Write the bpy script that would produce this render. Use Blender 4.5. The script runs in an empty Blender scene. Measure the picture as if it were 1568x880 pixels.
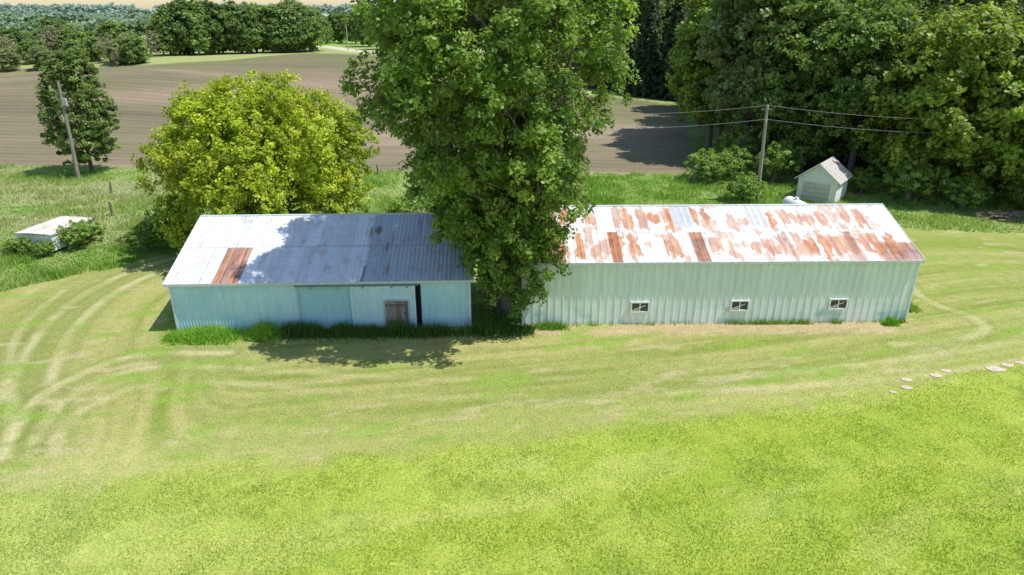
import bpy, math, numpy as np
R = np.random.default_rng(11)

# ------------------------------------------------------------------ helpers
def _h(ix, iy, s):
    ix = ix.astype(np.int64); iy = iy.astype(np.int64)
    h = (ix*374761393 + iy*668265263 + s*974634777) & 0xffffffff
    h = ((h ^ (h >> 13))*1274126177) & 0xffffffff
    return ((h ^ (h >> 16)) & 0xffff)/65535.0
def vn(x, y, s=0):
    x = np.asarray(x, float); y = np.asarray(y, float)
    ix = np.floor(x); iy = np.floor(y); fx = x-ix; fy = y-iy
    fx = fx*fx*(3-2*fx); fy = fy*fy*(3-2*fy)
    a = _h(ix, iy, s); b = _h(ix+1, iy, s); c = _h(ix, iy+1, s); d = _h(ix+1, iy+1, s)
    return (a*(1-fx)+b*fx)*(1-fy)+(c*(1-fx)+d*fx)*fy
def fbm(x, y, s=0, o=4):
    t = 0; a = .5; n = 0
    for i in range(o):
        t = t+a*vn(x*2**i+i*13.7, y*2**i+i*5.3, s+i); n += a; a *= .5
    return t/n
def ss(a, b, x):
    t = np.clip((x-a)/(b-a), 0, 1); return t*t*(3-2*t)
def mix(a, b, t):
    return a*(1-t[..., None])+b*t[..., None]
def C(*v): return np.array(v, float)

class MB:
    def __init__(s): s.v=[]; s.f=[]; s.m=[]; s.c=[]; s.n=0; s.sm=[]
    def add(s, verts, faces, mat=0, col=None, smooth=False):
        verts=np.asarray(verts,float).reshape(-1,3); faces=np.asarray(faces,np.int64)
        if col is None: col=np.ones((len(verts),3))
        col=np.broadcast_to(np.asarray(col,float),(len(verts),3))
        s.v.append(verts); s.c.append(col); s.f.append(faces+s.n); s.m.append(np.full(len(faces),mat))
        s.sm.append(np.full(len(faces),smooth)); s.n+=len(verts)
    def box(s, lo, hi, mat=0, col=None):
        x0,y0,z0=lo; x1,y1,z1=hi
        v=[(x0,y0,z0),(x1,y0,z0),(x1,y1,z0),(x0,y1,z0),(x0,y0,z1),(x1,y0,z1),(x1,y1,z1),(x0,y1,z1)]
        s.add(v,[(0,3,2,1),(4,5,6,7),(0,1,5,4),(1,2,6,5),(2,3,7,6),(3,0,4,7)],mat,col)
    def tube(s, pts, rad, n=8, mat=0, col=None):
        pts=np.asarray(pts,float); k=len(pts); V=[]
        for i in range(k):
            d=pts[min(i+1,k-1)]-pts[max(i-1,0)]; d=d/(np.linalg.norm(d)+1e-9)
            a=np.cross(d,[0,0,1] if abs(d[2])<.9 else [1,0,0]); a/=np.linalg.norm(a); b=np.cross(d,a)
            th=np.arange(n)*2*math.pi/n
            V.append(pts[i]+rad[i]*(np.cos(th)[:,None]*a+np.sin(th)[:,None]*b))
        V=np.vstack(V); F=[(i*n+j,i*n+(j+1)%n,(i+1)*n+(j+1)%n,(i+1)*n+j) for i in range(k-1) for j in range(n)]
        s.add(V,F,mat,col,True)
        V2=np.vstack([V[-n:],pts[-1:]]); s.add(V2,[(j,(j+1)%n,n) for j in range(n)],mat,col)
    def mesh(s, name, mats):
        me=bpy.data.meshes.new(name); V=np.vstack(s.v); me.vertices.add(len(V)); me.vertices.foreach_set('co',V.ravel().astype(np.float32))
        lt=np.concatenate([np.full(len(f),f.shape[1]) for f in s.f]); li=np.concatenate([f.ravel() for f in s.f])
        me.loops.add(len(li)); me.loops.foreach_set('vertex_index',li.astype(np.int32))
        me.polygons.add(len(lt)); me.polygons.foreach_set('loop_start',np.concatenate([[0],np.cumsum(lt)[:-1]]).astype(np.int32))
        me.polygons.foreach_set('material_index',np.concatenate(s.m).astype(np.int32))
        me.polygons.foreach_set('use_smooth',np.concatenate(s.sm))
        for m in mats: me.materials.append(m)
        ca=me.attributes.new('Col','FLOAT_COLOR','POINT'); c=np.ones((len(V),4),np.float32); c[:,:3]=np.vstack(s.c)
        ca.data.foreach_set('color',c.ravel()); me.update(calc_edges=True); me.validate(); return me
    def obj(s, name, mats, parent=None):
        return mkobj(name, s.mesh(name,mats), parent)
def mkobj(name, me, parent=None, loc=None, rz=0, sc=1):
    o=bpy.data.objects.new(name,me); bpy.context.scene.collection.objects.link(o)
    if parent: o.parent=parent
    if loc is not None: o.location=loc
    o.rotation_euler[2]=rz; o.scale=(sc,)*3 if not hasattr(sc,'__len__') else sc
    return o

# ------------------------------------------------------------------ materials
def mat_new(name):
    m=bpy.data.materials.new(name); m.use_nodes=True; nt=m.node_tree; nt.nodes.clear()
    return m,nt,(lambda t,**k:_nd(nt,t,**k)),nt.links.new
def _nd(nt,t,**k):
    n=nt.nodes.new(t)
    for a,b in k.items(): setattr(n,a,b)
    return n
def surf(name, rough=.6, metal=0, nscale=6, namt=.3, bump=.0, bscale=40, spec=.4, stretch=(1,1,1), tint=None):
    m,nt,N,L=mat_new(name)
    out=N('ShaderNodeOutputMaterial'); p=N('ShaderNodeBsdfPrincipled'); L(p.outputs[0],out.inputs[0])
    p.inputs['Roughness'].default_value=rough; p.inputs['Metallic'].default_value=metal; p.inputs['Specular IOR Level'].default_value=spec
    tc=N('ShaderNodeTexCoord'); mp=N('ShaderNodeMapping'); mp.inputs['Scale'].default_value=stretch; L(tc.outputs['Object'],mp.inputs[0])
    no=N('ShaderNodeTexNoise'); no.inputs['Scale'].default_value=nscale; no.inputs['Detail'].default_value=6; L(mp.outputs[0],no.inputs['Vector'])
    mr=N('ShaderNodeMapRange'); mr.inputs[1].default_value=.25; mr.inputs[2].default_value=.75; mr.inputs[3].default_value=1-namt; mr.inputs[4].default_value=1+namt
    L(no.outputs['Fac'],mr.inputs[0])
    if tint is None:
        at=N('ShaderNodeAttribute',attribute_name='Col'); src=at.outputs['Color']
    else:
        rg=N('ShaderNodeRGB'); rg.outputs[0].default_value=(*tint,1); src=rg.outputs[0]
    vm=N('ShaderNodeVectorMath',operation='SCALE'); L(src,vm.inputs[0]); L(mr.outputs[0],vm.inputs['Scale']); L(vm.outputs[0],p.inputs['Base Color'])
    if bump>0:
        n2=N('ShaderNodeTexNoise'); n2.inputs['Scale'].default_value=bscale; n2.inputs['Detail'].default_value=5; L(tc.outputs['Object'],n2.inputs['Vector'])
        b=N('ShaderNodeBump'); b.inputs['Strength'].default_value=bump; b.inputs['Distance'].default_value=.05; L(n2.outputs['Fac'],b.inputs['Height']); L(b.outputs[0],p.inputs['Normal'])
    return m
def leafmat(name, trans=.35, rough=.5, spec=.35):
    m,nt,N,L=mat_new(name)
    out=N('ShaderNodeOutputMaterial'); p=N('ShaderNodeBsdfPrincipled'); t=N('ShaderNodeBsdfTranslucent'); mx=N('ShaderNodeMixShader')
    at=N('ShaderNodeAttribute',attribute_name='Col'); L(at.outputs['Color'],p.inputs['Base Color'])
    g=N('ShaderNodeVectorMath',operation='MULTIPLY'); g.inputs[1].default_value=(1.3,1.4,.6); L(at.outputs['Color'],g.inputs[0]); L(g.outputs[0],t.inputs['Color'])
    p.inputs['Roughness'].default_value=rough; p.inputs['Specular IOR Level'].default_value=spec
    mx.inputs[0].default_value=trans; L(p.outputs[0],mx.inputs[1]); L(t.outputs[0],mx.inputs[2]); L(mx.outputs[0],out.inputs[0]); return m
LEAF=leafmat('leaf',.4); GRASS=leafmat('grass_blade',.4,.7,.15)
BARK=surf('bark',.9,nscale=5,namt=.45,bump=.6,bscale=12,stretch=(3,3,.6),spec=.1)
METAL=surf('painted_sheet_metal',.5,nscale=2.5,namt=.08,spec=.4,stretch=(2,2,.4))
ROOFM=surf('roof_sheet_metal',.45,nscale=3,namt=.12,spec=.5)
PAINT=surf('weathered_paint',.6,nscale=4,namt=.15,spec=.3)
WOOD=surf('weathered_wood',.85,nscale=3,namt=.5,bump=.4,bscale=10,stretch=(8,8,.7),spec=.15)
DARK=surf('gap_shade',.9,tint=(.012,.012,.014),namt=.1,spec=.1)
GLASS=surf('dusty_glass',.15,tint=(.05,.06,.065),namt=.3,spec=.6)
STONE=surf('flagstone',.85,nscale=6,namt=.3,bump=.5,bscale=20,spec=.2)
SHING=surf('shingles',.9,nscale=9,namt=.5,bump=.5,bscale=20,spec=.15)

# ------------------------------------------------------------------ terrain
def hz(x,y):
    x=np.asarray(x,float); y=np.asarray(y,float)
    m=ss(70,-30,x)
    h=(5.2*ss(92,205,y)-1.4*ss(205,262,y))*m*(1-ss(330,520,y))
    h=h+3.2*np.exp(-((x+80)/34)**2-((y-148)/22)**2)-2.8*np.exp(-((x+25)/26)**2-((y-132)/22)**2)-1.8*np.exp(-((x+120)/30)**2-((y-175)/16)**2)
    h=h+.8*(fbm(x/45.,y/45.,3,3)-.5)*ss(70,130,y)
    h=h+.10*(fbm(x/6.,y/6.,5,2)-.5)*ss(39,30,y)
    return h
def unproj(px,py):
    # ground point seen along a given bearing/depression (survey of the landmarks)
    y=py-440.5; d=np.array([px-784,966.8-.3795*y,-(396.5+.9252*y)])
    ts=np.arange(.02,1.2,.0004); P=d[None]*ts[:,None]; dz=18+P[:,2]-hz(P[:,0],P[:,1]); i=int(np.argmax(dz<0)); return P[i,0],P[i,1]
FE=sorted([unproj(*p) for p in [(0,107),(120,104),(230,100),(350,93),(480,82),(590,87),(760,112),(900,146),(975,152),(1020,160)]])
FEX=[p[0] for p in FE]; FEY=[p[1] for p in FE]
def pdist(x,y,pts):
    d=np.full(np.shape(x),1e9)
    for (ax,ay),(bx,by) in zip(pts[:-1],pts[1:]):
        vx,vy=bx-ax,by-ay; t=np.clip(((x-ax)*vx+(y-ay)*vy)/(vx*vx+vy*vy),0,1)
        d=np.minimum(d,np.hypot(x-ax-t*vx,y-ay-t*vy))
    return d
def smoothpoly(pts,n=8):
    pts=np.array(pts,float); out=[]
    P=np.vstack([2*pts[0]-pts[1],pts,2*pts[-1]-pts[-2]])
    for i in range(1,len(P)-2):
        for k in range(n):
            t=k/n; out.append(.5*((2*P[i])+(-P[i-1]+P[i+1])*t+(2*P[i-1]-5*P[i]+4*P[i+1]-P[i+2])*t*t+(-P[i-1]+3*P[i]-3*P[i+1]+P[i+2])*t**3))
    out.append(P[-2]); return [tuple(p) for p in out]
TRK=[smoothpoly(p,5) for p in [
 [(-22.0,24.5),(-23.6,27.5),(-26.2,31.3),(-28.5,37.6),(-29,42.8),(-27.8,47.8),(-25,51)],
 [(-20.3,25.5),(-22.0,28.0),(-24.4,31.8),(-26.6,37.6),(-27.1,42.6),(-26.0,46.8),(-23.5,49)],
 [(-22.6,26.0),(-23.6,29.2),(-22.9,31.6),(-21.9,33.2),(-20.3,34.1),(-16,34.2)],
 [(-21.4,25.6),(-22.2,28.5),(-21.7,30.6),(-20.6,32.0),(-18.8,32.6),(-14,32.4),(-6,31.4),(4,31.4),(14,33)],
 [(-25,26),(-25.4,29),(-27.6,33),(-30,38),(-30.8,43)],
 [(22,35.2),(26,35.8),(28.6,37.2),(28.8,39.3),(27.6,41.5),(28,46)],
 [(10,31.2),(18,32.6),(26,34.6),(33,37),(40,41)],
 [(8,29.8),(18,31),(27,33),(36,36.5)],
 [(-20,24.8),(-20.9,27.2),(-20.3,29.2),(-18.8,30.6),(-14,30.8),(-6,29.6),(4,29.6),(12,30.6)]]]
def gcol(x,y):
    x=np.asarray(x,float); y=np.asarray(y,float); sh=x.shape
    n1=fbm(x*.12,y*.12,21); n2=fbm(x*.7,y*.7,22); n3=fbm(x*2.5,y*2.5,23,3)
    bd=25.7+.2*x+.002*x*x; bd=np.where(np.abs(x)>60,25,bd)
    s=y-(.2*x+.002*x*x)*ss(60,30,np.abs(x))
    near=ss(60,50,y)
    d0=pdist(x,y,TRK[0]); d2=np.minimum(d0,pdist(x,y,TRK[2])); lw_=ss(-13,-19,x)*near
    s2=s*(1-lw_)+(d0+20)*lw_
    st=fbm(x*.05+7,s2*.8,24,3); st2=fbm(x*.07+3,s2*2.2,25,3); st3=fbm(x*.035+1,s2*5.0,27,2)
    fresh=mix(np.broadcast_to(C(.290,.375,.050),sh+(3,)),C(.385,.445,.090),ss(.35,.7,n2*.3+n1*.5+st2*.2)*.85)
    fresh=mix(fresh,C(.205,.305,.055),ss(.50,.75,fbm(x*.3+9,y*.35,26)*.6+.4*n3)*.6)
    fresh=mix(fresh,C(.44,.47,.14),ss(.58,.72,fbm(x*.22+19,s*.7,28,5))*.35)
    mown=mix(np.broadcast_to(C(.205,.255,.05),sh+(3,)),C(.375,.36,.135),ss(.32,.68,.45*st+.30*st2+.15*st3+.10*n3))
    mown=mix(mown,C(.25,.315,.06),ss(.48,.7,n1)*.45)
    f=ss(-1.2,1.0,bd-y+ (n2-.5)*2.2+(st2-.5)*1.2)
    band=np.exp(-((y-bd-1.6)/1.6)**2)*.45
    col=mix(mown,C(.42,.42,.15),band); col=mix(col,fresh,f)
    col=mix(col,C(.46,.49,.19),ss(-4,-24,x)*ss(30,18,y)*.55)
    col=mix(col,C(.31,.31,.12),ss(4.5,.8,d2)*.45*near)
    for i,t in enumerate(TRK):
        d=pdist(x,y,t); w=[.26,.26,.24,.22,.2,.26,.22,.2,.22][i]
        a=[.7,.7,.75,.5,.5,.5,.45,.4,.42][i]
        if i in (3,8): a=a*(.45+.55*ss(-6,-16,x))
        col=mix(col,C(.49,.46,.25),ss(w*1.7,w*.4,d+(n3-.5)*.35)*a*near*(.3+.7*ss(.3,.6,n2)))
        col=mix(col,C(.17,.22,.05),ss(.35,.1,np.abs(d-w-.35)+(n3-.5)*.3)*a*.4*near)
    dry=ss(1.5,.3,np.abs(y-37.2-.02*x)+(n3-.5)*1.0+(n2-.5)*.8)*ss(-.5,1.5,x)*ss(26,23,x); col=mix(col,C(.44,.34,.20),dry*.9)
    col=mix(col,C(.45,.40,.22),ss(.67,.78,fbm(x*.45,s*1.6,31,3))*.6*(1-f))
    col=mix(col,C(.46,.38,.24),ss(.60,.72,fbm(x*.25+5,s*2.2,35,4))*ss(3,6,x)*ss(34,32,s+4)*ss(23.5,26.5,s)*.6*(1-f))
    col=mix(col,C(.22,.34,.05),ss(.64,.72,fbm(x*.3+40,s*.9,33,3))*.6*(1-f))
    tb=np.where(x<-28,49.5-(-28-x)*.95,np.where(x<-2,50.,57+1.2*np.sin(x*.25)))
    tb=np.where(x<-45,33,tb)+(n2-.5)*2
    tall=mix(np.broadcast_to(C(.16,.28,.045),sh+(3,)),C(.29,.36,.12),ss(.35,.65,n2*.5+n1*.5))
    tall=mix(tall,C(.33,.35,.17),ss(-26,-40,x)*ss(48,58,y)*ss(.35,.6,fbm(x*.1,y*.3,37))*.85)
    tl=ss(-.6,.6,y-tb); col=mix(col,tall,tl)
    f0=79+np.clip(-x,0,90)*.075
    fend=np.interp(x,FEX,FEY); fr=22+(y-80)*.2
    jf=(n2-.5)*1.6
    fm=ss(-.5,.5,y-f0+jf)*ss(.8,-.8,y-fend+jf)*ss(.8,-.8,x-fr+jf)
    elev=hz(x,y)
    soil=mix(np.broadcast_to(C(.275,.212,.148),sh+(3,)),C(.205,.178,.105),ss(.3,.7,fbm(x*.02,y*.03,41)*.5+.5*ss(2.5,5.2,elev)))
    soil=mix(soil,C(.40,.315,.235),ss(.44,.62,fbm(x*.014+5,(y+.15*x)*.045,42,5))*.75)
    soil=mix(soil,C(.155,.155,.080),ss(.46,.70,fbm(x*.014+5,(y-.1*x)*.05,46,5))*.65)
    soil=mix(soil,C(.17,.18,.08),ss(-50,-6,y-fend)*.7)
    soil=mix(soil,C(.140,.118,.082),ss(7,0,np.abs(y-(136+.22*x+9*np.sin(x*.045))))*.45)  # dark band: relief shading of the brow put into the soil colour
    col=mix(col,soil,fm)
    fz=ss(-1,1,y-np.maximum(fend,f0)); far=mix(np.broadcast_to(C(.22,.35,.07),sh+(3,)),C(.32,.36,.14),ss(.4,.6,fbm(x*.01,y*.01,44)))
    far=mix(far,C(.30,.36,.30),ss(500,3000,y))  # distance haze mixed into the far ground colour
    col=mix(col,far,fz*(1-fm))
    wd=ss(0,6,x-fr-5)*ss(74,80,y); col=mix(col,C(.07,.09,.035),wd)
    rd=pdist(x,y,ROAD); col=mix(col,C(.58,.53,.44),ss(3.4,2.2,rd))
    return col,fm,f,tl
ROAD=smoothpoly([unproj(595,84),unproj(560,80),unproj(530,76.5),unproj(500,72),unproj(470,69.5)],5)
def axis(a,b,st,lo,hi,g):
    c=list(np.arange(a,b+1e-6,st)); s=st; p=b
    while p<hi: s*=g; p+=s; c.append(p)
    s=st; p=a; l=[]
    while p>lo: s*=g; p-=s; l.append(p)
    return np.array(l[::-1]+c)
xs=axis(-36,36,.16,-3500,3500,1.037); ys=axis(14,52,.16,-400,8000,1.02)
X,Y=np.meshgrid(xs,ys); Z=hz(X,Y); nx,ny=len(xs),len(ys)
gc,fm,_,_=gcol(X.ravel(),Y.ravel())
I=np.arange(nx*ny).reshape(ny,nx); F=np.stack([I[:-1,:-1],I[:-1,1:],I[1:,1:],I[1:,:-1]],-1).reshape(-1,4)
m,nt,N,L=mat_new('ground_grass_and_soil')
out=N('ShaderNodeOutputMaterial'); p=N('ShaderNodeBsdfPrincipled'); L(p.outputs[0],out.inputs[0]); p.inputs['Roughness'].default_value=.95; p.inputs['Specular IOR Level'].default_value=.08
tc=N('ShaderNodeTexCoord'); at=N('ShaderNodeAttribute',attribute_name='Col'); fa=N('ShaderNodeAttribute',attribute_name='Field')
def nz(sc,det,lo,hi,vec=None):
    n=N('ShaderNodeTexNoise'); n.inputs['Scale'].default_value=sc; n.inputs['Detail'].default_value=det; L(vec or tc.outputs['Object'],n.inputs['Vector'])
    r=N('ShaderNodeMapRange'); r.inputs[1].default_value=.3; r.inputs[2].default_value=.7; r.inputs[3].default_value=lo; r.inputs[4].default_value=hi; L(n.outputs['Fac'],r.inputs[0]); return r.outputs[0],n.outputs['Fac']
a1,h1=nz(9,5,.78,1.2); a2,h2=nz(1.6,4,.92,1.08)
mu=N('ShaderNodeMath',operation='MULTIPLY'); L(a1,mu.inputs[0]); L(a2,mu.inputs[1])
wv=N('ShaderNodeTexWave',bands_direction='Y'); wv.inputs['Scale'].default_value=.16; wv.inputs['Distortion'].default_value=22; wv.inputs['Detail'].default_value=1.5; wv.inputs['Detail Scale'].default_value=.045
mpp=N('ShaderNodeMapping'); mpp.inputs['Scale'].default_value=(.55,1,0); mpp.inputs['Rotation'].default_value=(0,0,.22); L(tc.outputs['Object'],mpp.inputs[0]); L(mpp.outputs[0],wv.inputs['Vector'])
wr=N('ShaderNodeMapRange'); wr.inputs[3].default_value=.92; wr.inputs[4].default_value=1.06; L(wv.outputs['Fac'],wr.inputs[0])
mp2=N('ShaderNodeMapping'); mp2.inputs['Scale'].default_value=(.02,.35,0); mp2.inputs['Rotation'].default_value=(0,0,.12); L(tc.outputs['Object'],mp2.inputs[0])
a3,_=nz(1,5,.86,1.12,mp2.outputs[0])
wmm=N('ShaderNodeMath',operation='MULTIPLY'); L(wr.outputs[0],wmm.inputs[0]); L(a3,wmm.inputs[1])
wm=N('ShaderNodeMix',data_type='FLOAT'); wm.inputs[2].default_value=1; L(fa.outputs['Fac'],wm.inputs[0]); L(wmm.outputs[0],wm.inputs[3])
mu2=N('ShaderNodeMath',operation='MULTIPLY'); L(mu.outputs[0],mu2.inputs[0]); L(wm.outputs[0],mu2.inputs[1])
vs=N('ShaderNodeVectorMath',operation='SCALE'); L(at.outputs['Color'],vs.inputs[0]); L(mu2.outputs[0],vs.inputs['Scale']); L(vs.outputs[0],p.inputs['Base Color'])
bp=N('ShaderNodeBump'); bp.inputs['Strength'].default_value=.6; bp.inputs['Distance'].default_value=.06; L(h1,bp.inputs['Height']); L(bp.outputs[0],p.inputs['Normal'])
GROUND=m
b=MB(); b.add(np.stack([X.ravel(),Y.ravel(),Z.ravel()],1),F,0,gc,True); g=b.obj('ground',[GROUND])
fa_=g.data.attributes.new('Field','FLOAT','POINT'); fa_.data.foreach_set('value',fm.astype(np.float32))

# ------------------------------------------------------------------ grass
def blades(b,x,y,hgt,wid,col,lean=.35):
    n=len(x); z=hz(x,y); th=R.uniform(0,2*math.pi,n); d=np.stack([np.cos(th),np.sin(th),0*th],1)*wid[:,None]*.5
    P=np.stack([x,y,z-.01],1); ph=R.uniform(0,2*math.pi,n); ln=R.uniform(0,lean,n)*hgt
    T=P+np.stack([np.cos(ph)*ln,np.sin(ph)*ln,hgt],1)
    V=np.stack([P-d,P+d,T],1).reshape(-1,3); F=np.arange(3*n).reshape(-1,3)
    b.add(V,F,0,np.repeat(col,3,0))
def inb(x,y,m=0.):
    a=(x>-20.2-m)&(x<-2.3+m)&(y>36.8-m)&(y<50.2+m); c=(x>.5-m)&(x<24.6+m)&(y>37.6-m)&(y<49.2+m); return a|c
b=MB()
n=380000; y=16+26*R.random(n)**1.15; x=R.uniform(-1,1,n)*(y*.80+4); k=~inb(x,y); x,y=x[k],y[k]
c,_,fr_,_=gcol(x,y); n=len(x); j=R.uniform(.75,1.35,(n,1)); lush=fbm(x*.8,y*.8,51)
keep=(fr_>.5)|(R.random(n)<.65); x,y,c,fr_,j,lush=x[keep],y[keep],c[keep],fr_[keep],j[keep],lush[keep]; n=len(x)
blades(b,x,y,R.uniform(.03,.06,n)+fr_*R.uniform(.02,.09,n)*ss(.2,.8,lush),R.uniform(.02,.045,n),c*j*1.08,.9)
b.obj('lawn_grass',[GRASS])
b=MB()
n=330000; y=40+45*R.random(n)**1.3; x=R.uniform(-1,1,n)*(y*.8+4)
c,fmm,_,tl=gcol(x,y); k=(tl>.5)&(fmm<.2)&~inb(x,y,.5); x,y,c=x[k],y[k],c[k]; n=len(x)
cl=fbm(x*.5,y*.5,53); c=c*R.uniform(.75,1.4,(n,1))*(.8+.6*cl)[:,None]
blades(b,x,y,R.uniform(.12,.35,n)*(.5+1.6*ss(.4,.75,cl)),R.uniform(.05,.11,n),c,.7)
b.obj('tall_grass',[GRASS])
def clump(name,cx,cy,rx,ry,n,h,col,wid=.04,lean=.6,rz=0):
    b=MB(); u=R.normal(0,.5,(n,2)); u=u[(np.abs(u)<1.1).all(1)]; x=cx+u[:,0]*rx; y=cy+u[:,1]*ry+rz*(x-cx); m=len(x)
    e=np.clip(1-.5*np.hypot(u[:,0],u[:,1]),.4,1)*(.55+.8*fbm(x*1.3,y*1.3,57))
    blades(b,x,y,h*R.uniform(.5,1.1,m)*e,np.full(m,wid)*R.uniform(.7,1.5,m),np.array(col)*R.uniform(.7,1.4,(m,1)),lean); return b.obj(name,[GRASS])
clump('weed_clump',-18.2,36.1,2.1,.9,5200,.8,(.27,.46,.07),.08,.9)
clump('weed_clump',-14.7,36.35,1.1,.8,2400,.8,(.27,.46,.07),.08,.9)
b=MB(); n=12500; x=R.uniform(-13.6,1.3,n); y=36.95+.028*(x+8)-np.abs(R.normal(0,.42,n)); k=~inb(x,y,-.05)&(R.random(n)<.35+.65*ss(.35,.6,fbm(x*.8,x*0,67))); x,y=x[k],y[k]; n=len(x)
blades(b,x,y,R.uniform(.2,.95,n)*(.2+1.2*fbm(x*.9,y*0,61)),R.uniform(.03,.08,n),C(.105,.19,.04)*R.uniform(.6,1.4,(n,1)),.6); b.obj('foundation_weeds',[GRASS])
b=MB(); n=5000; x=R.uniform(1.0,24.4,n); y=37.85+.021*x-.12-np.abs(R.normal(0,.10,n)); w=fbm(x*.8,x*0,63); k=R.random(n)<ss(.48,.75,w)+.05; x,y=x[k],y[k]; n=len(x)
blades(b,x,y,R.uniform(.1,.4,n),R.uniform(.03,.06,n),C(.22,.32,.06)*R.uniform(.7,1.4,(n,1)),.7); b.obj('foundation_weeds',[GRASS])
clump('weed_clump',23.2,37.9,.5,.3,500,.6,(.2,.40,.05),.08)
clump('weed_clump',25.4,40.2,.8,.6,700,.7,(.26,.36,.08),.06)
clump('weed_clump',2.3,37.4,1.2,.4,900,.5,(.20,.33,.06),.06)
clump('weed_clump',-1.0,37.6,1.2,.8,3000,1.2,(.11,.20,.04),.08)

# ------------------------------------------------------------------ trees
def leaves(b,cen,out,size,col,jit=.6):
    n=len(cen); nr=out*.7+np.array([0,0,.55])+R.normal(0,jit,(n,3)); nr/=np.linalg.norm(nr,axis=1)[:,None]
    r=R.normal(0,1,(n,3)); t=np.cross(nr,r); t/=np.linalg.norm(t,axis=1)[:,None]+1e-9; s=np.cross(nr,t)
    L_=size[:,None]*.62; W=size[:,None]*.42
    V=np.stack([cen-t*L_,cen+s*W-t*L_*.1,cen+t*L_,cen-s*W-t*L_*.1],1).reshape(-1,3)
    b.add(V,np.arange(4*n).reshape(-1,4),1,np.repeat(col,4,0))
def crown(b,lobes,cpl,lpc,cr,ls,c1,c2,center,shell=.62,zs=.9,cz=.7,top=1.0):
    cen=np.array(center)
    for (x,y,z,r) in lobes:
        k=max(3,int(cpl*(r**2)/4)); d=R.normal(0,1,(k,3)); d/=np.linalg.norm(d,axis=1)[:,None]; d[:,2]=np.where(d[:,2]<-.5,-d[:,2],d[:,2])
        rr=r*(shell+(1.15-shell)*R.random(k)**.6); P=np.array([x,y,z])+d*rr[:,None]*[1,1,zs]
        tone=R.random(k)**1.2; br=R.uniform(.75,1.25,k)*R.uniform(.85,1.15)
        ctr=np.repeat(P,lpc,0); n=len(ctr); off=R.normal(0,1,(n,3)); off/=np.linalg.norm(off,axis=1)[:,None]; off*=(R.random(n)**.5)[:,None]
        q=ctr+off*cr*np.array([1,1,cz])*R.uniform(.6,1.4,(k,1)).repeat(lpc,0)
        q[:,2]-=.12*cr*np.hypot(off[:,0],off[:,1])
        o=q-np.array([x,y,z]); o/=np.linalg.norm(o,axis=1)[:,None]+1e-6; o2=q-cen; o2/=np.linalg.norm(o2,axis=1)[:,None]+1e-6
        t=np.repeat(tone,lpc); c=(np.array(c1)*(1-t[:,None])+np.array(c2)*t[:,None])*np.repeat(br,lpc)[:,None]*R.uniform(.8,1.2,(n,1))
        leaves(b,q,.6*o+.4*o2,ls*R.uniform(.6,1.3,n),c)
def limbs(b,base,top,r0,lobes,col=(.13,.11,.09),frac=.9):
    base=np.array(base,float); top=np.array(top,float); k=7
    ax=[base+(top-base)*t+np.append(R.normal(0,.12,2),0)*min(1,t*4) for t in np.linspace(0,1,k)]
    b.tube([base-[0,0,.2]]+ax,[r0*1.5]+[r0*(1.15-.95*t) for t in np.linspace(0,1,k)],9,0,col)
    for l in lobes:
        if R.random()>frac: continue
        e=np.array(l[:3]); t=np.clip((e[2]-base[2])/(top[2]-base[2])*.6,.12,.85); s=base+(top-base)*t
        m=(s+e)/2+np.array([0,0,.1*np.linalg.norm(e-s)])+R.normal(0,.15,3)
        r=r0*.42*(1.1-t); b.tube([s,(s+m)/2,m,e],[r,r*.75,r*.5,r*.15],6,0,col)
        for q in range(3):
            d=R.normal(0,1,3); d[2]=abs(d[2])*.6; e2=e+d/np.linalg.norm(d)*l[3]*.85; b.tube([m,(m+e2)/2+[0,0,.1],e2],[r*.4,r*.25,r*.08],4,0,col)
def generic_lobes(H,Rr,zb,n,lr):
    L_=[]; cz=(H+zb)/2; hz_=(H-zb)/2
    for i in range(n):
        z=1-2*(i+.5)/n; a=i*2.399963+R.uniform(-.4,.4); r=math.sqrt(1-z*z)
        r=r**.8
        rl=lr*R.uniform(.7,1.3)
        L_.append((math.cos(a)*r*(Rr-rl*.7)*R.uniform(.8,1.14),math.sin(a)*r*(Rr-rl*.7)*R.uniform(.8,1.14),cz+z*(hz_-rl*.8)*R.uniform(.88,1.07),rl))
    for i in range(max(3,n//6)): L_.append((R.uniform(-.3,.3)*Rr,R.uniform(-.3,.3)*Rr,cz+R.uniform(-.4,.5)*hz_,lr*1.2))
    return L_

prof=[(4.8,-.3,2.9),(6.6,-.7,4.3),(8.6,-.7,5.3),(10.4,-.9,5.8),(12.2,-1.2,7.0),(14.0,-1.2,7.3),(15.8,-.9,6.8),(17.6,-.8,6.7),(19.6,-.7,6.3),(21.6,-.5,5.4),(23.4,-.3,3.8),(25.2,0,2.0)]
lob=[]
for (z,cx,r) in prof:
    k=max(4,int(2*math.pi*r/2.75)); a0=R.uniform(0,6)
    for i in range(k):
        a=a0+i*2*math.pi/k+R.uniform(-.22,.22); rl=R.uniform(.75,1.5); rr=max(.4,(r-rl*.75))*R.uniform(.74,1.18)
        yo=.6-.9*ss(7,12,np.float64(z))
        lob.append((cx+rr*math.cos(a),yo+rr*.92*math.sin(a),z+R.uniform(-1.,1.),rl))
    for i in range(max(1,k//3)):
        lob.append((cx+R.uniform(-.45,.45)*r,.1+R.uniform(-.4,.4)*r,z+R.uniform(-.8,.8),1.4))
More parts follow.
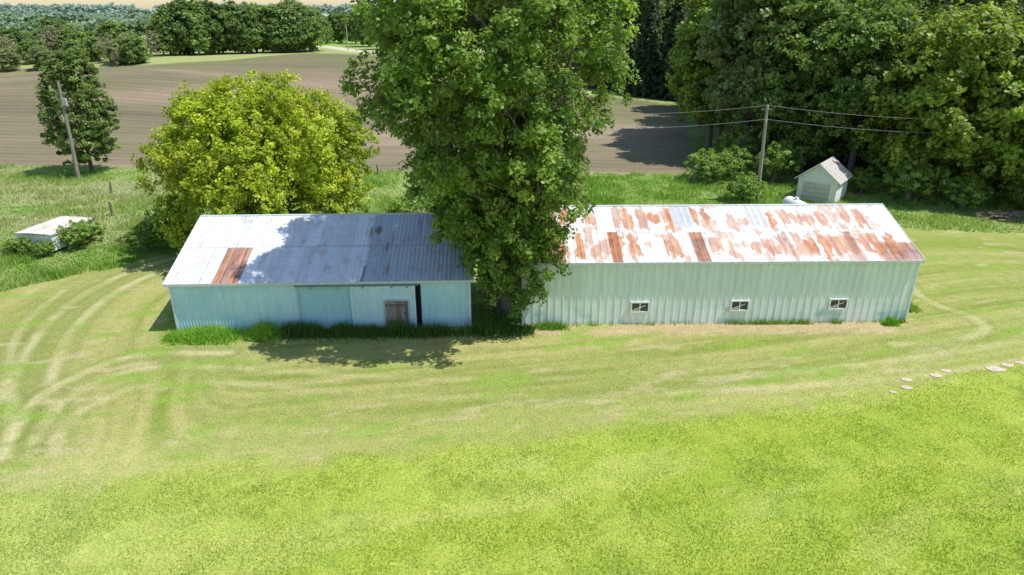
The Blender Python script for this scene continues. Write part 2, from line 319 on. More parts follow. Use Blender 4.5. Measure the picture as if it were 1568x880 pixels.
lob+=[(1.3,-1.6,4.6,1.3),(.0,-1.9,5.2,1.4),(2.4,-1.9,4.4,1.0),(.9,-2.2,3.1,.9),(1.8,-2.4,2.9,.7),(-.6,-1.3,3.2,.9),(-1.3,-1.0,4.6,1.2),(2.9,-2.2,5.4,1.0),(-3.6,-1,6.0,1.0),(1.2,-2.4,1.9,.5),(.3,-1.6,2.3,.75),(-1.3,-.9,2.4,.8),(-1.5,-.7,1.2,.6),(.7,-1.8,1.2,.4)]
b=MB()
crown(b,lob,66,42,.46,.20,(.120,.210,.036),(.28,.375,.080),(-.5,.2,12),.55,1.35,.9)
stems=[((0,0,0),(-.6,.4,22),.50),((-.55,.3,0),(-4.4,.4,15),.32),((.5,.2,0),(3.6,.8,16),.34),((.1,.6,0),(.2,4,16),.33)]
for i,(s,e,r) in enumerate(stems): limbs(b,s,e,r,[l for j,l in enumerate(lob) if j%4==i and l[2]>4],(.22,.195,.165),.8)
mkobj('cottonwood_tree',b.mesh('cottonwood_tree',[BARK,LEAF]),None,(-.25,39.0,0))

b=MB(); lb=generic_lobes(12.6,8.1,.8,66,1.75)
lb=[l for l in lb]+[(6.2,-1,4.5,1.7),(-6.6,-2,2.4,1.7),(-5.2,-4.6,1.8,1.5),(7,-1,2.8,1.4),(.5,-1,11.6,1.5),(-2.5,-2,10.6,1.5)]
lb=[l for l in lb if not (l[0]>4 and l[2]>9)]
crown(b,lb,44,42,.5,.21,(.30,.395,.030),(.47,.51,.045),(0,0,5),.60,1.15,.85)
for s,e,r in [((0,0,0),(-.6,0,9),.35),((.3,.1,0),(3.5,-.5,8),.26),((-.3,0,0),(-4,-.5,7),.24),((0,.4,0),(.5,3,8),.24)]: limbs(b,s,e,r,lb[::4],(.26,.22,.17),.8)
mkobj('maple_tree',b.mesh('maple_tree',[BARK,LEAF]),None,(-19.9,54.2,0))

b=MB(); lb=[]
for z,r in [(2.4,2.6),(3.6,3.2),(5,3.4),(6.4,3.2),(7.8,3.0),(9.2,2.7),(10.4,2.3),(11.6,1.4)]:
    k=int(3+r*1.6); a0=R.uniform(0,6)
    for i in range(k):
        a=a0+i*6.283/k; rl=R.uniform(.7,1.2); lb.append((math.cos(a)*(r-rl*.7)*R.uniform(.8,1.15),math.sin(a)*(r-rl*.7),z+R.uniform(-.5,.5),rl))
crown(b,lb,50,38,.45,.25,(.12,.19,.045),(.23,.31,.085),(0,0,6),.5,1.2)
limbs(b,(0,0,0),(.1,0,10.5),.2,lb[::2])
mkobj('elm_tree',b.mesh('elm_tree',[BARK,LEAF]),None,(-49.6,79.8,0),0,1.06)

def var(name,seed,H,Rr,zb,n,lr,c1,c2,cpl=20,lpc=30,cr=.8,ls=.40):
    global R; R=np.random.default_rng(seed); b=MB(); lb=generic_lobes(H,Rr,zb,n,lr)
    crown(b,lb,cpl,lpc,cr,ls,c1,c2,(0,0,H*.55),.6,1.1); limbs(b,(0,0,0),(R.uniform(-.8,.8),0,H*.8),.38,lb[::3],(.2,.17,.14)); return b.mesh(name,[BARK,LEAF])
V=[var('wood_a',1,20,6.0,2.0,50,1.9,(.13,.21,.045),(.25,.34,.08)),
   var('wood_b',2,22,5.6,2.5,50,1.8,(.18,.25,.09),(.31,.38,.17)),
   var('wood_c',3,18,6.6,1.0,54,2.0,(.11,.185,.05),(.20,.28,.075)),
   var('wood_d',4,17,7.0,.6,60,1.8,(.21,.30,.05),(.35,.42,.075),24),
   var('wood_e',7,21,5.2,2.0,46,1.9,(.20,.30,.05),(.33,.42,.08))]
def conifer(seed,H,Rr):
    global R; R=np.random.default_rng(seed); b=MB()
    b.tube([(0,0,-.2),(0,0,H*.5),(0,0,H)],[.28,.17,.03],7,0,(.1,.08,.06))
    P=[];O=[]
    for z in np.arange(1.2,H-.2,.55):
        r=Rr*(1-(z/H))**.85+.15; k=int(7+r*4)
        for i in range(k):
            a=R.uniform(0,6.283); l=r*R.uniform(.75,1.1); m=int(10+l*16); t=R.random(m)**.7
            q=np.stack([np.cos(a)*l*t,np.sin(a)*l*t,z-.35*l*t**2+0*t],1)+R.normal(0,.16,(m,3)); P.append(q); O.append(np.tile([math.cos(a),math.sin(a),.3],(m,1)))
    P=np.vstack(P);O=np.vstack(O); leaves(b,P,O,.42*R.uniform(.6,1.2,len(P)),np.array([.07,.115,.05])*R.uniform(.7,1.4,(len(P),1))); return b.mesh('conifer',[BARK,LEAF])
VC=conifer(9,19,3.6)
bush=var('bush_mesh',12,4.0,2.6,.1,26,.85,(.19,.30,.055),(.31,.42,.10),26,36,.4,.22)
R=np.random.default_rng(5)
def put(name,me,x,y,s=1,parent=None,sz=None):
    return mkobj(name,me,parent,(x,y,float(hz(x,y))),R.uniform(0,6.28),(s,s,sz or s))
put('oak_tree',V[3],44.5,70,1.05); put('oak_tree',V[3],53,66,1.08); put('oak_tree',V[0],38.5,77,.95); put('oak_tree',V[4],47.5,78,.85)
put('oak_tree',V[2],61,72,1.0); put('oak_tree',V[3],60,62,.9)
wp=bpy.data.objects.new('woodland_trees',None); bpy.context.scene.collection.objects.link(wp)
tw=[(30.0,88,1,1.1),(27.5,96,4,1.05),(33.5,82.5,0,.95),(36,89,1,1.15),(42,85,4,1.0),(31,103,0,1.15),(47,87,0,1.1),(53,82,1,1.1),(40,96,1,1.2),(60,84,4,1.1),(67,80,2,1.1),(75,78,1,1.1),(51,98,1,1.2),(62,95,0,1.2),(73,92,1,1.2),(84,90,0,1.2),(36,115,0,1.1),(45,110,2,1.2),(57,112,1,1.2),(70,110,0,1.2),(84,106,1,1.2),(38,128,1,1.1),(98,102,0,1.2)]
for i,(x,y,v,s) in enumerate(tw): put('tree_%d'%i,V[v],x,y,s,wp)
k=100
for x,y in [(24,152),(28,148),(33,145),(38,142),(20,157),(30,157),(36,152),(43,148),(16,164)]:
    put('conifer_%d'%k,VC,x,y,R.uniform(1.05,1.3),wp); k+=1
for x in np.arange(-28,130,9):
    put('tree_%d'%k,V[k%3],x+R.uniform(-3,3),168+R.uniform(-5,5)+ (0 if x>10 else 60),R.uniform(.95,1.15),wp); k+=1
for x in np.arange(50,120,11): put('tree_%d'%k,V[k%3],x,136+R.uniform(-5,5),1.2,wp); k+=1
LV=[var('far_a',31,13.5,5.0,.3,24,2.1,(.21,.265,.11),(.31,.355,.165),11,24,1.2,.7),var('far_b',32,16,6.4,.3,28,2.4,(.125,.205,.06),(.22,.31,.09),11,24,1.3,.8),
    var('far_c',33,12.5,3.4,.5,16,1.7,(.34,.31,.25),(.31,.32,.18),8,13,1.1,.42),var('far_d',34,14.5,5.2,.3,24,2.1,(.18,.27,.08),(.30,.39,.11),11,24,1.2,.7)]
R=np.random.default_rng(6)
rp=bpy.data.objects.new('distant_treeline',None); bpy.context.scene.collection.objects.link(rp); k=0
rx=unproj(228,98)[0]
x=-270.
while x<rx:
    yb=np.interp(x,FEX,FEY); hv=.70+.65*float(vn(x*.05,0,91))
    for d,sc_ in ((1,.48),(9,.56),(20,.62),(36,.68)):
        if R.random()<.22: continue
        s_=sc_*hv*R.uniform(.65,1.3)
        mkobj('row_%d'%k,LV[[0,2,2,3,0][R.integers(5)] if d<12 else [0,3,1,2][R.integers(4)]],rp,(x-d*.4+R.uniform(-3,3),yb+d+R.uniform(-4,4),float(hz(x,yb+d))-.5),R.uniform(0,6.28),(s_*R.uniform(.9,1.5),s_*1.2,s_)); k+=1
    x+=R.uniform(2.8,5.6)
ga=unproj(252,87); gb=unproj(478,80.5)
for t in np.linspace(0,1,12):
    gx=ga[0]+(gb[0]-ga[0])*t; gy=ga[1]+(gb[1]-ga[1])*t
    for d in (2,11): put('grove_%d'%k,LV[[1,1,3][R.integers(3)]],gx-d*.4+R.uniform(-1.5,1.5),gy+d+R.uniform(-2,2),R.uniform(.66,.98),rp); k+=1
for px,py,s in [(500,68,.6),(520,66,.75),(545,68,.8),(565,72,.8),(590,76,.9),(470,66,.7)]:
    q=unproj(px,py); put('grove_%d'%k,LV[[1,3][k%2]],q[0],q[1],s,rp); k+=1
b=MB()
for (yy,x0,x1,h,cnt) in [(380,-420,-60,8,8000),(450,-520,120,9,12000),(620,-800,-40,11,15000),(900,-1300,100,12,16000),(1400,-2200,400,15,15000),(2300,-3500,600,22,14000),(3600,-3400,600,30,9000)]:
    x=R.uniform(x0,x1,cnt); hh=h*(.5+.9*fbm(x/14.,x*0+yy,71,4)); zz=hh*R.random(cnt)**.6; gap=fbm(x/90.,x*0+yy*2,73,2)>.38
    x,hh,zz=x[gap],hh[gap],zz[gap]; n=len(x); q=np.stack([x,yy+R.normal(0,5,n)-(zz/h)*-3,zz+hz(x,x*0+yy)],1)
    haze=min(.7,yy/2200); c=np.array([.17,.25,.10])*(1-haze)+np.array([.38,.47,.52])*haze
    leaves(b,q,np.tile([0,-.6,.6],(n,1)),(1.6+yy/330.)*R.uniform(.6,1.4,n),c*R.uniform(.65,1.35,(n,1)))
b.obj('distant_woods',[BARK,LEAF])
for x,y,s,sz in [(22.2,75.5,1.05,.8),(23.2,66.5,.75,.68),(29.0,74.6,.85,1.05),(25.2,77,.8,.8),(39.5,66.5,.9,.9),(-7.4,54,1.1,1.),(-9.8,57,.55,.6),(-27.5,53,.8,.8),(-29.2,51.8,.55,.5),(43.5,64,.8,.7),(36.5,70,.6,.6),(34,80,1.2,1.2),(27,83,1,1),(41,73,1.1,1.2),(49,63,.8,.8)]:
    put('bush',bush,x,y,s,None,sz)
for x,y,s in [(-35.2,52.2,.5),(-35.0,53.8,.45),(-38.2,50.9,.34),(-36.4,50.3,.3),(-39.3,51,.28)]: put('shrub',bush,x,y,s)

# ------------------------------------------------------------------ sheds
def panel(name,par,P0,U,Vv,Nn,w,h,du,dv,prof,colf,mats,shape=None,smooth=True):
    P0,U,Vv,Nn=[np.array(a,float) for a in (P0,U,Vv,Nn)]
    u=np.linspace(0,w,max(2,int(w/du)+1)); v=np.linspace(0,h,max(2,int(h/dv)+1)); UU,VV=np.meshgrid(u,v)
    VW=VV*(shape(UU)/h) if shape else VV
    Pp=P0+UU[...,None]*U+VW[...,None]*Vv+prof(UU,VW)[...,None]*Nn
    I=np.arange(UU.size).reshape(UU.shape); F=np.stack([I[:-1,:-1],I[:-1,1:],I[1:,1:],I[1:,:-1]],-1).reshape(-1,4)
    b=MB(); b.add(Pp.reshape(-1,3),F,0,colf(UU,VW).reshape(-1,3),smooth); return b.obj(name,mats,par)
def corr(per,amp): return lambda u,v: amp*np.sin(2*np.pi*u/per)+.012*(vn(u*.8,v*.8,77)-.5)
def rib(per,wd,amp,off=0.):
    return lambda u,v: amp*ss(wd,wd*.55,np.abs(((u+off)%per)-per/2))+.02*(vn(u*.7,v*.7,78)-.5)
def shed(name,loc,rz,W,D,H,ridge,wall_prof,wall_col,roof_prof,roof_col,back_col,ov=.22):
    e=bpy.data.objects.new(name,None); bpy.context.scene.collection.objects.link(e); e.location=loc; e.rotation_euler[2]=rz
    panel('front_wall',e,(0,0,0),(1,0,0),(0,0,1),(0,-1,0),W,H,.03,.12,wall_prof,wall_col,[METAL])
    panel('back_wall',e,(W,D,0),(-1,0,0),(0,0,1),(0,1,0),W,H,.05,.4,wall_prof,wall_col,[METAL])
    gs=lambda u: H+(ridge-H)*(1-np.abs(u-D/2)/(D/2))
    panel('left_gable_wall',e,(0,D,0),(0,-1,0),(0,0,1),(-1,0,0),D,ridge,.04,.3,wall_prof,wall_col,[METAL],gs)
    panel('right_gable_wall',e,(W,0,0),(0,1,0),(0,0,1),(1,0,0),D,ridge,.04,.3,wall_prof,wall_col,[METAL],gs)
    sl=math.hypot(D/2,ridge-H); c=(D/2)/sl; s=(ridge-H)/sl
    full=sl+ov
    panel('roof_front',e,(-ov,-ov*c,H-ov*s+.07),(1,0,0),(0,c,s),(0,-s,c),W+2*ov,full,.03,.06,roof_prof,lambda u,v:roof_col(u,v/full),[ROOFM])
    panel('roof_back',e,(W+ov,D+ov*c,H-ov*s+.07),(-1,0,0),(0,-c,s),(0,s,c),W+2*ov,full,.05,.3,roof_prof,back_col,[ROOFM])
    b=MB(); cc=(.55,.60,.62)
    b.tube([(-ov,D/2,ridge+.07),(W+ov,D/2,ridge+.07)],[.08,.08],8,0,cc)
    b.box((-ov,-ov*c-.025,H-ov*s-.08),(W+ov,-ov*c-.002,H-ov*s+.075),0,cc)
    for x0 in (-ov-.03,W+ov+.003):
        for sg in (1,-1):
            y0,y1=(-ov*c,D/2) if sg==1 else (D+ov*c,D/2)
            v=[(x0,y0,H-ov*s-.08),(x0+.027,y0,H-ov*s-.08),(x0+.027,y0,H-ov*s+.1),(x0,y0,H-ov*s+.1),(x0,y1,ridge-.08),(x0+.027,y1,ridge-.08),(x0+.027,y1,ridge+.1),(x0,y1,ridge+.1)]
            b.add(v,[(0,1,2,3),(4,7,6,5),(0,4,5,1),(1,5,6,2),(2,6,7,3),(3,7,4,0)],0,(.7,.73,.73))
    for x0 in (-.04,W-.08): b.box((x0,-.05,0),(x0+.12,.0-.035+.02,H-.05),0,(.66,.74,.74))
    b.obj('trim',[PAINT],e); return e
def lw(u,v):
    c=np.broadcast_to(C(.42,.68,.77),u.shape+(3,)); n=fbm(u*.6,v*.5,81); c=mix(c,C(.54,.76,.81),ss(.4,.7,n)*.7)
    c=mix(c,C(.30,.56,.66),ss(7.4,7.45,u)*ss(10.7,10.6,u)*.6)  # darker blue stretch: shade of the recessed door bay painted into the wall
    c=mix(c,C(.30,.36,.32),ss(.45,.0,v+.5*fbm(u*1.5,v*.1,82))*.7)
    c=c*(.94+.12*fbm(u*6,v*.5,83))[...,None]; jn=ss(.025,.01,np.abs((u%2.0)-1)); return mix(c,C(.25,.42,.47),jn*.4)
def lr(u,v):
    c=np.broadcast_to(C(.72,.75,.82),u.shape+(3,)); sheet=_h(np.floor(u/.75),np.floor(v*2.02),91); c=c*(.88+.16*sheet)[...,None]
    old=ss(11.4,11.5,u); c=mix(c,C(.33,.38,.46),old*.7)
    c=c*(.93+.1*vn(u*7,v*1.2,92))[...,None]
    st=ss(.60,.8,fbm(u*1.8,v*2.2,93)); c=mix(c,C(.20,.17,.16),st*(.10+.5*ss(11,12,u)))
    rm=ss(2.75,2.8,u)*ss(4.35,4.3,u)*ss(.5,.49,v); rc=mix(np.broadcast_to(C(.42,.16,.06),u.shape+(3,)),C(.22,.075,.035),ss(.3,.7,vn(u*5,v*2,94)))
    rc=mix(rc,C(.5,.30,.2),ss(.75,1,np.sin(2*np.pi*u/.38))*.6); c=mix(c,rc,rm*(.8+.2*vn(u*9,v*14,99)))
    seam=ss(.012,.005,np.abs(v-.5))*.35+ss(.012,.004,np.abs(((v*7)%1)-.5)/7)*.12; c=mix(c,C(.25,.25,.27),seam)
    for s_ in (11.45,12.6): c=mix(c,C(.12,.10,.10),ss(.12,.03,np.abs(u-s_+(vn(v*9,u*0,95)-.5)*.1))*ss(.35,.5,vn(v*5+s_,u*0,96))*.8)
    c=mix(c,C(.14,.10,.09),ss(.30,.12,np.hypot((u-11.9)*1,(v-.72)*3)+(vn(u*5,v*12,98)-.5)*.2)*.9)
    c=mix(c,C(.32,.16,.10),ss(.60,.75,fbm(u*2.5,v*7,97))*.3)
    return c
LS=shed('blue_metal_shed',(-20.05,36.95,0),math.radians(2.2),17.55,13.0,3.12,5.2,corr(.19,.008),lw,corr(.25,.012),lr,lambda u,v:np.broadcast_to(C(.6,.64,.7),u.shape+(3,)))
def door_panel(u,v):
    c=np.broadcast_to(C(.51,.73,.80),u.shape+(3,))*(.95+.1*fbm(u*3,v,84))[...,None]; return mix(c,C(.3,.38,.36),ss(.4,0,v))
panel('sliding_door',LS,(10.55,-.13,.05),(1,0,0),(0,0,1),(0,-1,0),3.7,2.72,.03,.12,corr(.19,.006),door_panel,[METAL])
b=MB()
b.box((10.5,-.19,.03),(10.6,-.05,2.8),0,(.60,.76,.78)); b.box((14.2,-.19,.03),(14.3,-.05,2.8),0,(.65,.78,.80)); b.box((10.6,-.19,2.7),(14.2,-.05,2.8),0,(.60,.76,.78))
b.box((7.3,-.25,2.84),(14.5,-.06,2.96),0,(.14,.22,.25)); b.box((7.3,-.06,2.84),(14.5,-.0,2.9),0,(.14,.22,.25))
b.box((7.35,-.075,.05),(7.45,-.02,2.84),0,(.35,.52,.56))
for x0 in (11.2,12.9,13.8,8.2,9.8): b.box((x0,-.285,2.72),(x0+.1,-.252,2.95),0,(.2,.25,.27))
b.obj('door_frame_and_track',[PAINT],LS)
b=MB()
for i in range(7):
    b.box((12.5+i*.19,-.19,.08),(12.5+i*.19+.183,-.155,1.82),0,np.array([.25,.21,.185])*R.uniform(.7,1.3))
for z in (.45,1.5): b.box((12.52,-.225,z),(13.8,-.192,z+.13),0,(.18,.15,.12))
b.box((13.6,-.25,.98),(13.66,-.192,1.12),0,(.05,.05,.05)); b.obj('plank_door',[WOOD],LS)
b=MB()
b.box((12.40,-.20,.05),(12.48,-.14,1.92),0,(.42,.52,.54)); b.box((13.85,-.20,.05),(13.93,-.14,1.92),0,(.42,.52,.54)); b.box((12.48,-.20,1.84),(13.85,-.14,1.92),0,(.42,.52,.54)); b.obj('door_casing',[PAINT],LS)
b=MB(); b.box((14.32,-.045,.05),(14.62,-.022,2.83)); b.obj('door_gap_shade',[DARK],LS)  # near-black strip on the wall stands in for the shade inside the gap
def rw(u,v):
    c=np.broadcast_to(C(.71,.82,.755),u.shape+(3,)); pc=_h(np.floor(u/.9),np.floor(v*0),101); c=c*(.94+.10*pc)[...,None]
    low=ss(1.0,.9,v)*(_h(np.floor(u/1.8),np.floor(v*0),102)>.55); c=mix(c,C(.78,.85,.81),low*.8)
    c=mix(c,C(.40,.66,.62),ss(.60,.72,fbm(u*.8,v*1.6,103))*ss(1.4,.6,v)*.85)
    c=mix(c,C(.50,.42,.31),ss(.26,.02,v+.35*fbm(u*2,v*.5,104))*.8); c=mix(c,C(.47,.57,.53),ss(.5,.8,vn(u*5,v*.4,105))*.15)
    ed=ss(.03,.012,np.abs(((u%.45)-.225)-.055)); return mix(c,C(.27,.35,.32),ed*.6)
RUST=[C(.42,.15,.05),C(.57,.25,.095),C(.21,.07,.035)]
def rr_(u,v):
    c=np.broadcast_to(C(.73,.74,.73),u.shape+(3,)); W=.83; i=np.floor(u/W); cu=(u/W)%1
    sh=_h(i,np.floor(v*2),111); c=c*(.84+.20*sh)[...,None]
    n=fbm(u*2.2,v*9,112); ng=fbm(u*4,v*11,113); rowi=np.floor(v*2); vv=(v*2)%1
    lo=.06+.26*_h(i,rowi,114); hi=.66+.32*_h(i,rowi,115); st=_h(i,rowi,116)
    ce=.34+.32*_h(i,rowi,118); hw=.22+.32*st
    blob=ss(hw+.09,hw-.06,np.abs(cu-ce)+(n-.5)*.9)*ss(lo-.07,lo+.07,vv+(ng-.5)*.55)*ss(hi+.07,hi-.07,vv+(ng-.5)*.55)
    blob=blob*(st>.08)*ss(22.9,22.2,u*ss(.45,.55,v))*(.65+.35*_h(i,rowi,121)); blob=np.maximum(blob,ss(.57,.68,fbm(u*1.6+3,v*7,119))*.6)
    rc=mix(np.broadcast_to(RUST[1],u.shape+(3,)),RUST[0],ss(.3,.65,fbm(u*4,v*9,120))); c=mix(c,rc,blob*.94)
    for (a,b_,v0,v1,q) in [(1.1,1.55,.0,.5,.95),(1.9,2.8,.0,.45,.9),(5.55,6.15,.0,.52,.95),(10.6,11.4,0,.5,.9),(16.4,16.7,0,.5,.5),(21.8,24.3,0,.30,.75),(20.2,20.8,.0,.5,.6)]:
        mk=ss(a-.03,a+.03,u)*ss(b_+.03,b_-.03,u)*ss(v0-.01,v0+.01,v)*ss(v1+.01,v1-.01,v); c=mix(c,mix(np.broadcast_to(RUST[2],u.shape+(3,)),RUST[0],ss(.3,.7,n)),mk*q*ss(.1,.4,ng+.15))
    for (a,b_,v0,v1,cc) in [(.2,1.2,.55,.98,C(.82,.82,.80)),(5.0,6.1,.52,1,C(.84,.84,.83)),(9.9,11.2,.60,1,C(.48,.52,.55)),(14.8,16.0,.6,1,C(.53,.56,.58)),(8.1,8.9,0,.4,C(.7,.72,.72))]:
        mk=ss(a-.02,a+.02,u)*ss(b_+.02,b_-.02,u)*ss(v0-.01,v0+.01,v)*ss(v1+.01,v1-.01,v); c=mix(c,cc,mk*.93)
    seam=np.maximum(ss(.010,.003,np.abs(v-.5)),.6*ss(.03,.01,np.abs(cu*W-.02))); c=mix(c,C(.30,.24,.2),seam*.5)
    c=mix(c,C(.4,.36,.33),ss(.012,.004,np.abs(((v*8)%1)-.5)/8)*.12)
    return c*(.94+.1*vn(u*8,v*2,121))[...,None]
RS=shed('pale_green_pole_barn',(.62,37.85,0),math.radians(1.2),23.75,10.8,4.08,5.9,rib(.45,.06,.028),rw,rib(.4,.07,.022),rr_,lambda u,v:np.broadcast_to(C(.6,.6,.58),u.shape+(3,)),.2)
for i,u in enumerate((7.15,13.25,19.3)):
    b=MB(); z=.88+.05*i; w=.98; h=.55; y0,y1=-.12,-.04; k=(.78,.79,.74)
    b.box((u-w/2-.09,y0,z-.09),(u+w/2+.09,y1,z),0,k); b.box((u-w/2-.09,y0,z+h),(u+w/2+.09,y1,z+h+.09),0,k)
    b.box((u-w/2-.09,y0,z),(u-w/2,y1,z+h),0,k); b.box((u+w/2,y0,z),(u+w/2+.09,y1,z+h),0,k)
    b.box((u-w/2,-.07,z),(u+w/2,-.045,z+h),1); b.box((u-.03,-.10,z),(u+.03,-.072,z+h),0,k)
    b.box((u-w/2,-.095,z+.05),(u-w*.02-.04,-.075,z+.12),0,(.5,.5,.46))
    v=[(u-.30,-.09,z+.1),(u+.32,-.09,z+.34),(u+.32,-.09,z+.42),(u-.30,-.09,z+.18)]; b.add(v,[(0,1,2,3)],0,(.55,.57,.52))
    b.obj('window_%d'%(i+1),[PAINT,GLASS],RS)

# ------------------------------------------------------------------ white box body
e=bpy.data.objects.new('white_truck_box',None); bpy.context.scene.collection.objects.link(e); e.location=(-39.2,51.4,0); e.rotation_euler[2]=math.radians(-9)
b=MB(); b.box((0,0,.25),(3.2,4.7,1.5),0,(.80,.83,.85))
for u in np.arange(.25,3.2,.45): b.box((u,-.025,.3),(u+.05,-.003,1.45),0,(.6,.65,.68))
for v in np.arange(.25,4.7,.5): b.box((3.203,v,.3),(3.225,v+.05,1.45),0,(.52,.56,.6))
b.box((1.2,-.05,.3),(2.2,-.027,1.35),0,(.66,.71,.75))
b.obj('body',[PAINT],e)
def wr_(u,v): 
    c=np.broadcast_to(C(.72,.67,.58),u.shape+(3,)); c=mix(c,C(.42,.28,.18),ss(.54,.7,fbm(u*2,v*2,131))*.5); ed=np.minimum(np.minimum(u,3.4-u),np.minimum(v,4.9-v)); return mix(c,C(.28,.2,.15),ss(.18,.05,ed+(fbm(u*3,v*3,132)-.5)*.2))
panel('roof',e,(-.1,-.1,1.55),(1,0,0),(0,1,0),(0,0,1),3.4,4.9,.1,.1,lambda u,v:.06*np.sin(np.pi*u/3.4),wr_,[PAINT])
b=MB(); b.box((-.1,-.1,1.49),(3.3,4.8,1.545),0,(.5,.48,.44))
for y_ in (.9,3.6): b.box((.2,y_,0),(3.0,y_+.25,.25),0,(.08,.08,.08))
b.obj('frame',[PAINT],e)

# ------------------------------------------------------------------ small garage (gable end with the overhead door faces the yard)
e=bpy.data.objects.new('small_garage',None); bpy.context.scene.collection.objects.link(e); e.location=(28.8,67.6,0); e.rotation_euler[2]=math.radians(-38)
Wd,Dd,Hh,zt=3.7,4.2,2.3,3.75
b=MB(); b.box((0,0,0),(Wd,Dd,Hh),0,(.82,.83,.82))
b.add([(0,0,Hh),(Wd,0,Hh),(Wd/2,0,zt),(0,Dd,Hh),(Wd,Dd,Hh),(Wd/2,Dd,zt)],[(0,1,2),(3,5,4)],0,(.80,.81,.80))
for z in np.arange(.15,2.2,.2): b.box((Wd+.002,0,z),(Wd+.02,Dd,z+.03),0,(.66,.68,.68)); b.box((-.02,0,z),(-.002,Dd,z+.03),0,(.6,.62,.62))
b.obj('walls',[PAINT],e)
b=MB(); b.box((.5,-.04,.02),(3.1,-.005,1.92),0,(.60,.57,.50))
for z in (.45,.9,1.35): b.box((.5,-.055,z),(3.1,-.042,z+.05),0,(.34,.32,.28))
b.box((.37,-.06,0),(.49,-.003,2.02),0,(.84,.84,.83)); b.box((3.11,-.06,0),(3.23,-.003,2.02),0,(.84,.84,.83)); b.box((.37,-.06,2.021),(3.23,-.003,2.12),0,(.84,.84,.83)); b.obj('garage_door',[PAINT],e)
b=MB(); o=.32; k=(zt-Hh)/(Wd/2)
for sg in (0,1):
    xe=-o if sg==0 else Wd+o; zz=Hh-o*k
    P=[(xe,-o,zz+.05),(xe,Dd+o,zz+.05),(Wd/2,Dd+o,zt+.05),(Wd/2,-o,zt+.05),(xe,-o,zz+.14),(xe,Dd+o,zz+.14),(Wd/2,Dd+o,zt+.14),(Wd/2,-o,zt+.14)]
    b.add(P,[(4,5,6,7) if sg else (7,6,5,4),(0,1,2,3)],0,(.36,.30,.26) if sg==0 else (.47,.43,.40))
    b.add(P,[(0,3,7,4),(1,5,6,2),(0,4,5,1)],1,(.82,.82,.82))
b.obj('gable_roof',[SHING,PAINT],e)

# ------------------------------------------------------------------ propane tank
b=MB(); pts=[]; rad=[]
for a in np.linspace(-math.pi/2,0,6): pts.append((0,-1.1+.55*math.sin(a),1.15)); rad.append(max(.02,.62*math.cos(a)))
for a in np.linspace(0,math.pi/2,6): pts.append((0,1.1+.55*math.sin(a),1.15)); rad.append(max(.02,.62*math.cos(a)))
b.tube(pts,rad,20,0,(.78,.79,.78)); b.tube([(0,0,1.7),(0,0,1.95)],[.2,.18],10,0,(.7,.7,.7))
for y_ in (-.8,.8): b.box((-.35,y_-.1,0),(.35,y_+.1,.6),0,(.4,.4,.4))
o=b.obj('propane_tank',[PAINT]); o.location=(25.9,60.5,.1); o.rotation_euler[2]=math.radians(10)

# ------------------------------------------------------------------ poles, wires, posts
b=MB(); b.tube([(0,0,-.3),(-.1,0,5),(-.25,0,9.4)],[.2,.17,.13],10,0,(.34,.30,.26)); b.box((-.75,-.06,8.95),(.25,.06,9.05),0,(.22,.2,.17))
for z in (9.45,8.1): b.tube([(-.25,-.16,z-.15),(-.25,-.16,z)],[.06,.04],6,0,(.5,.5,.5))
b.obj('utility_pole',[WOOD]).location=(24.6,66.8,0)
b=MB(); b.tube([(0,0,-.3),(0,0,9.0)],[.18,.12],10,0,(.26,.23,.2)); b.obj('utility_pole',[WOOD]).location=(-2,67.5,0)
b=MB()
def wire(a,c,sag):
    t=np.linspace(0,1,24); P=np.outer(1-t,a)+np.outer(t,c); P[:,2]-=sag*4*t*(1-t); b.tube(P,[.012]*24,4,0,(.35,.35,.35))
wire((24.35,66.65,9.4),(64,63,10.0),1.4); wire((24.35,66.65,8.1),(64,63,8.5),1.3); wire((24.35,66.65,9.4),(-2,67.5,9.0),.7); wire((24.35,66.65,8.1),(-2,67.5,7.6),.7)
b.obj('power_lines',[PAINT])
b=MB(); b.tube([(0,0,-.3),(.15,.1,5),(.2,.2,10.6)],[.22,.18,.14],9,0,(.27,.24,.21)); b.box((-.35,.1,9.4),(.75,.25,9.55),0,(.3,.27,.23)); b.box((.3,-.2,8.2),(.75,.15,9.0),0,(.4,.4,.4)); b.obj('utility_pole',[WOOD]).location=(-48.7,75.6,0)
b=MB(); b.tube([(0,0,0),(0,0,10)],[.22,.16],8,0,(.42,.35,.28)); b.box((-1,-.1,9.2),(1,.1,9.4),0,(.35,.3,.25)); q=unproj(533,77); b.obj('utility_pole',[WOOD]).location=(q[0],q[1],float(hz(*q)))
for x,y in [(-15.6,78.5),(-42,70),(-37.3,61.5),(20,74),(2,78),(33,61),(-22,79.5),(-30,66)]:
    b=MB(); h=R.uniform(1.1,1.4); b.tube([(0,0,-.2),(.03,0,h*.6),(R.uniform(-.1,.1),0,h)],[.13,.12,.10],7,0,(.2,.17,.14)); b.obj('fence_post',[WOOD]).location=(x,y,float(hz(x,y)))
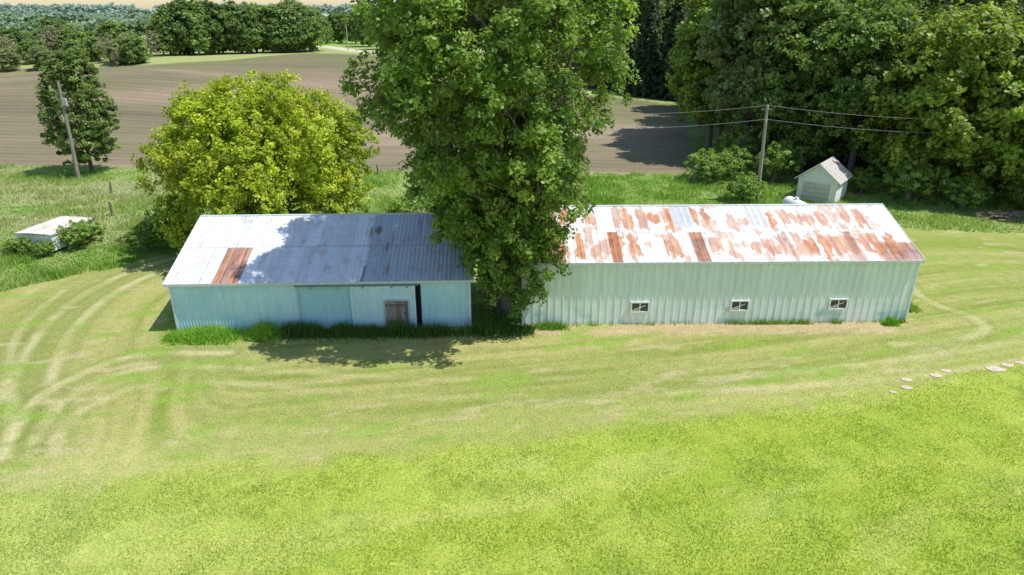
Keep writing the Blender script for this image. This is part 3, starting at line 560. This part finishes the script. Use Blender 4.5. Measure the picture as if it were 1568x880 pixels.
for x,y,s in [(20.65,31.2,.34),(20.2,30.4,.30),(22.4,31.6,.34),(23.25,32.1,.30),(26.0,32.3,.5),(26.9,32.7,.36),(27.8,33,.3),(19.3,30.0,.2)]:
    b=MB(); k=11; a=np.arange(k)*6.283/k; r=s*R.uniform(.75,1.15,k); z=float(hz(x,y))
    top=np.stack([np.cos(a)*r,np.sin(a)*r*.62,np.full(k,.03)],1); bot=top*[1.06,1.06,-1]
    b.add(np.vstack([top,bot]),[(i,(i+1)%k,k+(i+1)%k,k+i) for i in range(k)],0,(.44,.37,.29)); b.add(top,[tuple(range(k))],0,(.56,.46,.36)); b.obj('stepping_stone',[STONE]).location=(x,y,z)
b=MB()
for i in range(34):
    x=R.uniform(-3,4); y=R.uniform(-1,1); a=R.uniform(-.6,.6); l=R.uniform(.8,2.2); z=R.uniform(.1,.5); d=np.array([math.cos(a)*l,math.sin(a)*l,R.uniform(-.1,.25)]); r=R.uniform(.03,.14); b.tube([(x,y,z),(x+d[0],y+d[1],z+d[2])],[r,r*.7],7,0,np.array([.22,.17,.13])*R.uniform(.6,1.5))
b.obj('brush_pile',[WOOD]).location=(45.5,60.5,0)

# ------------------------------------------------------------------ light, world, camera
el=math.radians(63)
sd=np.array([math.cos(el)*.985,-math.cos(el)*.16,math.sin(el)]); sd/=np.linalg.norm(sd)
from mathutils import Vector
l=bpy.data.lights.new('sun','SUN'); l.energy=5.0; l.angle=math.radians(.5); l.color=(1,.965,.91)
o=bpy.data.objects.new('sun',l); bpy.context.scene.collection.objects.link(o); o.rotation_euler=Vector(sd).to_track_quat('Z','Y').to_euler(); o.location=(40,-10,60)
w=bpy.data.worlds.new('World'); bpy.context.scene.world=w; w.use_nodes=True; nt=w.node_tree; bg=nt.nodes['Background']; sk=nt.nodes.new('ShaderNodeTexSky'); sk.sky_type='NISHITA'; sk.sun_disc=False
sk.sun_elevation=math.asin(sd[2]); sk.sun_rotation=math.atan2(sd[0],sd[1]); sk.dust_density=.5; sk.air_density=1.2; nt.links.new(sk.outputs[0],bg.inputs[0]); bg.inputs[1].default_value=.15
cam=bpy.data.cameras.new('camera'); cam.lens=24; cam.sensor_width=36; cam.clip_end=12000; cam.clip_start=.1
co=bpy.data.objects.new('camera',cam); bpy.context.scene.collection.objects.link(co); co.location=(0,0,18); co.rotation_euler=(math.radians(90-22.3),0,0)
sc=bpy.context.scene; sc.camera=co; sc.view_settings.view_transform='Standard'; sc.view_settings.look='None'; sc.view_settings.exposure=0
